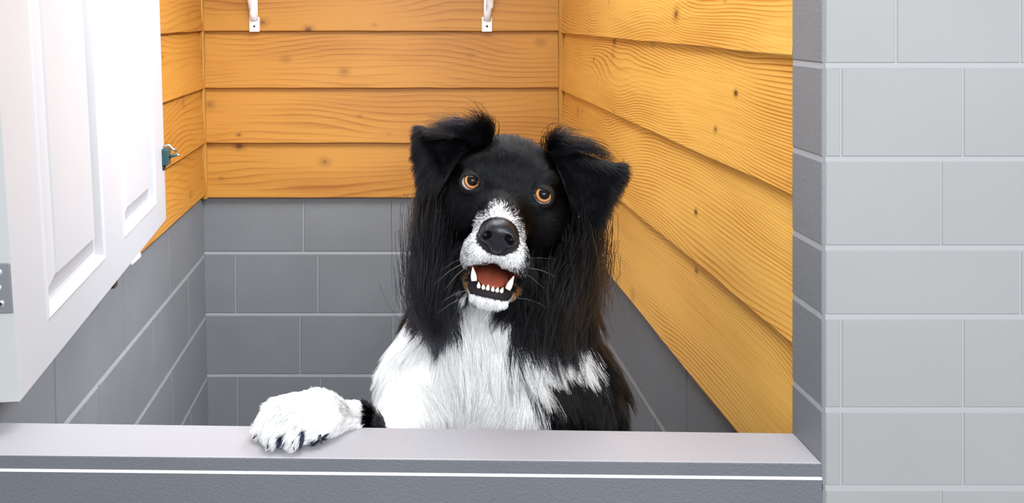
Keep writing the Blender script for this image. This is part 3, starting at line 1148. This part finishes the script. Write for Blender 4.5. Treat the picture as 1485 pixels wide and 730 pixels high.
ti = rng.choice(len(T), NS, p=wgt / wgt.sum())
r1, r2 = np.sqrt(rng.random(NS)), rng.random(NS)
ba = np.stack([1 - r1, r1 * (1 - r2), r1 * r2], 1)
P = PA[ti] * ba[:, :1] + PB[ti] * ba[:, 1:2] + PC[ti] * ba[:, 2:]
n_ = nrm(VN[T[ti, 0]] * ba[:, :1] + VN[T[ti, 1]] * ba[:, 1:2] + VN[T[ti, 2]] * ba[:, 2:])
wht, tnr, h = coat(P, 5.5)
# bare places
eyeD = np.minimum(*[np.linalg.norm(h - np.array(e), axis=1) for e in EYES])
noseK = np.sqrt((((h - NOSE - np.array([0, -1, -6])) / np.array([29, 25, 27])) ** 2).sum(1))
cv = CAV(h[:, 0], h[:, 1], h[:, 2])
lipz = (h[:, 1] < -131) & (h[:, 1] > -147) & (h[:, 2] > 30) & (np.abs(h[:, 0]) < 38) & (cv < 20)
keep = (eyeD > 18.0) & (noseK > 1.0) & ~((cv < 3.5) & (h[:, 2] > -25)) & ~lipz
P, n_, wht, tnr, h, eyeD, cv = [a[keep] for a in (P, n_, wht, tnr, h, eyeD, cv)]
NS = len(P)
ed = np.full(NS, 99.0)
de_ = np.full(NS, 0.0)
near_head = np.nonzero((h[:, 2] > -90) & (h[:, 1] > -90) & (np.abs(h[:, 0]) > 35))[0]
for tr in EARS:
    dd, de1 = tri_dist(h[near_head], *tr)
    de_[near_head] = np.where(dd < 8.5, np.maximum(de_[near_head], de1), de_[near_head])
    ed[near_head] = np.minimum(ed[near_head], dd)
ear = (ed < 8.5)
side = np.sign(h[:, 0])
down = np.array([0, 0, -1.0])
# flow, in the world
toW = lambda v: np.asarray(v) @ HR
fHead = toW(nrm(h - np.array([0, -40, 115.0])))
cheek = sstep(-20, -75, h[:, 2]) * sstep(35, -25, h[:, 1])
flow = fHead * (1 - cheek[:, None] * 0.75) + down * cheek[:, None] * 0.9
onbody = sstep(-85, -125, h[:, 1]) * (1 - sstep(-10, 25, h[:, 2]))
bodyflow = down + np.stack([(P[:, 0] - 0.155) * 1.2, -0.1 * np.ones(NS), np.zeros(NS)], 1) + \
    0.55 * np.stack([wnoise(P, 20, 11), wnoise(P, 20, 12), 0.5 * wnoise(P, 20, 13)], 1)
body_sel = (h[:, 1] < -85) & (h[:, 2] < 25) | (P[:, 2] < 1.02) | (h[:, 2] < -110)
flow = np.where(body_sel[:, None], flow * (1 - onbody[:, None]) * 0.6 + bodyflow, flow)
eflow = toW(np.stack([side * 0.75, -0.75 * np.ones(NS), 0.10 * np.ones(NS)], 1))
flow = np.where(ear[:, None], eflow + 0.25 * np.stack([wnoise(P, 40, 21), wnoise(P, 40, 22), wnoise(P, 40, 23)], 1), flow)
paw = (P[:, 0] < -0.035) & (P[:, 1] < 1.22) & (P[:, 2] > 0.86)
pflow = nrm(np.stack([-0.75 + 0 * P[:, 0], -0.55 + 0 * P[:, 0], -0.15 - 1.1 * sstep(-0.12, -0.16, P[:, 0] - (P[:, 1] - 1.13) * -0.6)], 1))
flow = np.where(paw[:, None], pflow + 0.15 * np.stack([wnoise(P, 60, 31), wnoise(P, 60, 32), 0 * P[:, 0]], 1), flow)
# lengths in metres
L = 0.007 + 0.006 * sstep(10, -60, h[:, 2])
L += 0.040 * sstep(-38, -80, h[:, 2]) * sstep(0, -70, h[:, 1])
L = np.where(body_sel, np.maximum(L, 0.042), L)
jawfr = (h[:, 1] < -128) & (h[:, 2] > 0) & (h[:, 2] < 80)
jawz = (h[:, 2] > -25) & (h[:, 1] < -85) & (h[:, 1] > -185) & (np.abs(h[:, 0]) < 68)
L = np.where(jawz, 0.009, L)
L = np.where(jawfr, 0.010, L)
L = np.where((h[:, 2] > 45) & ~jawfr, 0.0062, L)
L = np.where((h[:, 2] > 72) & ~jawfr, 0.0045, L)
L = np.where(ear, 0.012 + 0.010 * (1 - sstep(4, 12, de_)), L)
L = np.where((P[:, 2] < 0.93) & ~paw, np.minimum(L, 0.040), L)
L = np.where((P[:, 2] < 0.78), 0.028, L)
L = np.where(body_sel & (P[:, 0] > 0.19) & (P[:, 2] < 0.98) & wht, L * 0.72, L)
L = np.where((h[:, 1] > 40) & (h[:, 2] < -30) & ~ear, L + 0.006 * sstep(40, 75, h[:, 1]), L)
L = np.where(paw, 0.013, L)
L = np.where(h[:, 2] > -60, np.minimum(L, 0.003 + np.maximum(0, eyeD - 14) * 0.0006), L) if True else L
L *= rng.uniform(0.55, 1.15, NS) * np.where(body_sel, 1 + 0.16 * wnoise(P, 55, 62), 1)
lift = np.where(body_sel, 0.34, 0.20)
lift = np.where(ear, 0.28, lift)
lift = np.where(paw, 0.30, lift)
lift = np.where(cheek > 0.5, 0.38, lift)
lift = lift + rng.normal(0, 0.07, NS) + np.where(body_sel, 0.14 * wnoise(P, 45, 61), 0)
ft = nrm(flow - n_ * (flow * n_).sum(1, keepdims=True) * np.where(ear | (cheek > 0.4), 0.75, 0.95)[:, None])
dirv = nrm(ft + n_ * lift[:, None] + rng.normal(0, 0.10, (NS, 3)))
NP = 7
tt = np.linspace(0, 1, NP)
S = P[:, None, :] + dirv[:, None, :] * (L[:, None] * tt)[:, :, None]
# droop and bend back towards the body flow
long_ = sstep(0.015, 0.045, L)
S += (down * (L * 0.32 * long_)[:, None])[:, None, :] * (tt ** 2)[None, :, None]
S += (ft * (L * 0.22)[:, None])[:, None, :] * (tt ** 2)[None, :, None]
ph = rng.uniform(0, 6.28, NS)
wa = 0.0032 * long_
wv_ = nrm(np.cross(dirv, n_))
S += wv_[:, None, :] * (wa[:, None] * np.sin(tt[None, :] * 6.0 + ph[:, None]) * tt[None, :])[:, :, None]


def clump(S, P, lab, ratio, amount, power=1.4):
    n = len(P)
    gi = rng.choice(n, max(4, int(n * ratio)), replace=False)
    for c in np.unique(lab):
        g = gi[lab[gi] == c]
        idx = np.nonzero(lab == c)[0]
        if len(g) < 2:
            continue
        kd = KDTree(len(g))
        for k, q in enumerate(g):
            kd.insert(P[q], k)
        kd.balance()
        near = g[np.fromiter((kd.find(P[i])[1] for i in idx), int, len(idx))]
        off = P[idx] - P[near]
        tgt = S[near] + off[:, None, :] * 0.25
        f = (np.linspace(0, 1, S.shape[1]) ** power)[None, :, None] * amount[idx][:, None, None]
        S[idx] = S[idx] * (1 - f) + tgt * f
    return S


lab = wht.astype(int) + 2 * ear.astype(int) + 4 * paw.astype(int) + 8 * body_sel.astype(int) + 16 * jawfr.astype(int)
amt = 0.25 + 0.5 * long_ + 0.25 * paw
S = clump(S, P, lab, 0.035, np.clip(amt, 0, 0.8))
kl = wnoise(P, 300, 77)
rad = np.where(L > 0.02, 0.00040, 0.00027) * rng.uniform(0.8, 1.2, NS)
colr = np.where(wht[:, None], WHITE, BLACK)
colr[tnr] = TAN
gap = paw & (P[:, 2] < 0.922) & (((np.abs(P[:, 0] + 0.1465) < 0.0055) & (P[:, 1] < 1.118)) | ((np.abs(P[:, 0] + 0.121) < 0.005) & (P[:, 1] < 1.122)) | ((P[:, 0] > -0.108) & (P[:, 0] < -0.088) & (P[:, 2] < 0.908)))
colr[gap] = (0.012, 0.014, 0.03)
# warm brown outer hairs of the ruff
outer = (~wht) & body_sel & (P[:, 1] > 1.38) & (rng.random(NS) < 0.5)
colr[outer] = (0.022, 0.010, 0.005)
mot = (~wht) & (h[:, 2] > 40) & (h[:, 1] < -40) & (rng.random(NS) < 0.2) & (np.abs(h[:, 0]) < 58)
colr[mot] = (0.55, 0.54, 0.53)
spk = wht & (h[:, 2] > 40) & (h[:, 1] > -128) & (rng.random(NS) < np.where(h[:, 1] > -78, 0.48, 0.22) + np.where(np.abs(h[:, 0]) > 34, 0.2, 0))
colr[spk] = (0.05, 0.05, 0.055)
colr = colr * np.where(wht, np.clip(0.93 + 0.05 * wnoise(P, 160, 55) + rng.normal(0, 0.04, NS), 0.72, 1.0), rng.uniform(0.7, 1.2, NS))[:, None]
SETS = [(S, rad, colr)]


# ---- longer locks that hang or stand off the coat
def lock(path, count, w0, w1, col, r=0.00034, var=0.2, wave=0.003, col2=None, short=0.55):
    """path: (px, py, depth) control points in order; hairs fan from w0 to w1 metres"""
    C_ = np.array([at(*p) for p in path])
    n = len(C_)
    k = 8
    tk = np.linspace(0, n - 1, k)
    i0 = np.clip(tk.astype(int), 0, n - 2)
    fr = (tk - i0)[:, None]
    # Catmull-Rom through the control points
    Q = np.concatenate([[2 * C_[0] - C_[1]], C_, [2 * C_[-1] - C_[-2]]])
    p0, p1, p2, p3 = Q[i0], Q[i0 + 1], Q[i0 + 2], Q[i0 + 3]
    ctrl = 0.5 * (2 * p1 + (p2 - p0) * fr + (2 * p0 - 5 * p1 + 4 * p2 - p3) * fr ** 2 + (3 * p1 - p0 - 3 * p2 + p3) * fr ** 3)
    o0 = rng.normal(0, w0 * 0.5, (count, 3))
    o1 = o0 * (w1 / max(w0, 1e-5)) * 0.6 + rng.normal(0, w1 * 0.4, (count, 3))
    t_ = np.linspace(0, 1, k)[None, :, None]
    ln = rng.uniform(short, 1.08, count)[:, None, None]
    ts = np.clip(t_ * ln, 0, 1.08)
    seg = np.clip(ts[..., 0] * (k - 1), 0, k - 1.0001)
    a = np.clip(seg.astype(int), 0, k - 2)
    f = (ts[..., 0] * (k - 1) - a)[..., None]
    base = ctrl[a] * (1 - f) + ctrl[a + 1] * f
    sp = base + o0[:, None, :] * (1 - ts) + o1[:, None, :] * ts
    d = rng.normal(size=(count, 3))
    sp += nrm(d)[:, None, :] * (wave * np.sin(ts[..., 0] * 7 + rng.uniform(0, 6.28, (count, 1))) * ts[..., 0])[:, :, None]
    cc = np.tile(np.asarray(col, float), (count, 1))
    if col2 is not None:
        m = rng.random(count) < 0.4
        cc[m] = col2
    cc *= rng.uniform(1 - var, 1 + var, (count, 1))
    SETS.append((sp, np.full(count, r) * rng.uniform(0.8, 1.2, count), cc))


BRN = (0.05, 0.02, 0.008)
# left ear: standing tuft at its root, top fringe
lock([(694, 205, 1.31), (700, 185, 1.30), (692, 175, 1.29), (676, 172, 1.28)], 420, 0.016, 0.022, BLACK)
lock([(704, 205, 1.31), (709, 188, 1.30), (708, 180, 1.29), (702, 171, 1.285)], 260, 0.012, 0.012, BLACK)
lock([(690, 196, 1.30), (665, 183, 1.29), (640, 184, 1.28), (616, 188, 1.27)], 320, 0.012, 0.016, BLACK)
# right ear: tuft and fringe
lock([(806, 222, 1.31), (803, 205, 1.30), (815, 196, 1.29), (848, 206, 1.28)], 380, 0.014, 0.018, BLACK)
lock([(812, 220, 1.30), (840, 212, 1.29), (870, 222, 1.28), (890, 240, 1.27)], 300, 0.014, 0.014, BLACK)
# under both ears, hanging feathers
lock([(627, 285, 1.31), (617, 320, 1.31), (615, 360, 1.31), (605, 402, 1.31)], 450, 0.024, 0.022, BLACK, col2=BRN, wave=0.006)
lock([(631, 320, 1.30), (625, 370, 1.29), (621, 410, 1.285), (617, 455, 1.28)], 800, 0.038, 0.034, BLACK, wave=0.004)
lock([(640, 390, 1.285), (630, 430, 1.265), (634, 470, 1.25), (641, 503, 1.24)], 1100, 0.045, 0.016, BLACK, wave=0.004)
lock([(621, 400, 1.30), (615, 440, 1.285), (621, 470, 1.275), (615, 488, 1.27)], 400, 0.028, 0.018, BLACK, wave=0.006)
lock([(847, 310, 1.30), (849, 345, 1.30), (839, 385, 1.31), (847, 430, 1.32)], 700, 0.030, 0.034, BLACK, wave=0.006)
lock([(835, 350, 1.29), (833, 385, 1.285), (825, 420, 1.28), (829, 460, 1.28)], 900, 0.044, 0.05, BLACK, wave=0.005)
lock([(845, 350, 1.32), (853, 395, 1.33), (853, 425, 1.34), (863, 455, 1.35)], 500, 0.03, 0.03, BLACK, col2=BRN, wave=0.010)
lock([(805, 415, 1.27), (797, 450, 1.255), (792, 480, 1.25), (786, 508, 1.24)], 700, 0.05, 0.05, BLACK, wave=0.004)
for (a, b) in (((676, 372), (640, 392)), ((672, 380), (630, 412)), ((676, 388), (648, 420)), ((758, 380), (800, 378)), ((760, 388), (806, 402)), ((756, 396), (790, 420)),
               ((680, 420), (640, 438)), ((684, 428), (636, 452)), ((744, 432), (792, 446))):
    pa, pb = at(*a, 1.185), at(*b, 1.17)
    lock([(*a, 1.19), ((a[0] + b[0]) / 2, (a[1] + b[1]) / 2 - 3, 1.175), (*b, 1.17)], 1, 0.002, 0.002, (0.5, 0.5, 0.5), r=0.00013, wave=0.0, short=0.95)
tot = sum(len(s[0]) for s in SETS)
print('hairs', tot)
hc_ = bpy.data.hair_curves.new('fur')
sizes = np.concatenate([np.full(len(s[0]), s[0].shape[1], np.int32) for s in SETS])
hc_.add_curves([int(v) for v in sizes])
pos = np.concatenate([s[0].reshape(-1, 3) for s in SETS]).astype(np.float32)
hc_.attributes['position'].data.foreach_set('vector', pos.ravel())
rads = []
for s in SETS:
    k = s[0].shape[1]
    prof = np.array([1.0 - 0.85 * (i / (k - 1)) ** 1.6 for i in range(k)])
    rads.append((s[1][:, None] * prof[None, :]).ravel())
ra = hc_.attributes.get('radius') or hc_.attributes.new('radius', 'FLOAT', 'POINT')
ra.data.foreach_set('value', np.concatenate(rads).astype(np.float32))
ca = hc_.attributes.new('coat', 'FLOAT_COLOR', 'CURVE')
cc = np.concatenate([s[2] for s in SETS])
cc = np.concatenate([np.clip(cc, 0, 0.99), np.ones((len(cc), 1))], 1).astype(np.float32)
ca.data.foreach_set('color', cc.ravel())
fm, nt, out = new_mat('dog_fur')
hb = N(nt, 'ShaderNodeBsdfHairPrincipled')
hb.parametrization = 'COLOR'
hb.inputs['IOR'].default_value = 1.29
hb.inputs['Roughness'].default_value = 0.20
hb.inputs['Radial Roughness'].default_value = 0.30
hb.inputs['Random Roughness'].default_value = 0.2
a_ = N(nt, 'ShaderNodeAttribute', attribute_name='coat')
nt.links.new(a_.outputs['Color'], hb.inputs['Color'])
df_ = N(nt, 'ShaderNodeBsdfDiffuse')
nt.links.new(a_.outputs['Color'], df_.inputs['Color'])
mxs = N(nt, 'ShaderNodeMixShader')
mrr = N(nt, 'ShaderNodeMapRange')
mrr.inputs['From Min'].default_value = 0.3
mrr.inputs['From Max'].default_value = 0.8
mrr.inputs['To Max'].default_value = 0.8
nt.links.new(a_.outputs['Fac'], mrr.inputs['Value'])
nt.links.new(mrr.outputs[0], mxs.inputs[0])
nt.links.new(hb.outputs[0], mxs.inputs[1])
nt.links.new(df_.outputs[0], mxs.inputs[2])
nt.links.new(mxs.outputs[0], out.inputs[0])
hc_.materials.append(fm)
fur = link(bpy.data.objects.new('fur', hc_), dog)
# ------------------------------------------------------------------ light and camera
def area(name, loc, target, sx, sy, power, col=(1, 1, 1)):
    l = bpy.data.lights.new(name, 'AREA')
    l.shape = 'RECTANGLE'
    l.size, l.size_y = sx, sy
    l.energy = power
    l.color = col
    o = link(bpy.data.objects.new(name, l))
    o.location = loc
    o.rotation_euler = (Vector(target) - Vector(loc)).to_track_quat('-Z', 'Y').to_euler()
    return o


area('ceiling_lamp_bay', (0.0, 1.35, 2.45), (0.0, 1.6, 0), 0.9, 0.6, 15, (0.92, 0.96, 1.0))
pl = bpy.data.lights.new('added_bay_fill', 'POINT')  # added fill light, not a fixture of the bay; brightens both side walls
pl.energy = 9.5
pl.shadow_soft_size = 0.14
pl.color = (0.88, 0.95, 1.0)
po = link(bpy.data.objects.new('added_bay_fill', pl))
po.location = (0.02, 1.62, 2.15)
bw = area('added_left_wall_fill', (0.42, 1.98, 2.0), (-0.64, 1.98, 0.7), 0.5, 0.25, 10, (0.78, 0.89, 1.0))  # added cool fill aimed left to lift the left wall; no such fixture
bw.data.spread = math.radians(95)
area('room_lamp', (0.45, -0.9, 2.1), (0.0, 1.6, 0.9), 1.6, 0.9, 48, (0.96, 0.98, 1.0))
w = bpy.data.worlds.new('room_light')
SC.world = w
w.use_nodes = True
w.node_tree.nodes['Background'].inputs[0].default_value = (0.86, 0.93, 1.0, 1)
w.node_tree.nodes['Background'].inputs[1].default_value = 0.75

cd = bpy.data.cameras.new('camera')
cam = link(bpy.data.objects.new('camera', cd))
cam.location = (0, 0, CZ)
cam.rotation_euler = (math.pi / 2, 0, 0)
cd.sensor_fit = 'HORIZONTAL'
cd.sensor_width = 36
cd.lens = F / 1485 * 36
cd.shift_x = (742.5 - VX) / 1485
cd.shift_y = -(365 - VY) / 1485
cd.clip_start = 0.02
SC.camera = cam
SC.view_settings.view_transform = 'Standard'
SC.view_settings.look = 'None'
SC.view_settings.exposure = 0.3
SC.view_settings.gamma = 1.0
SC.view_settings.use_curve_mapping = False
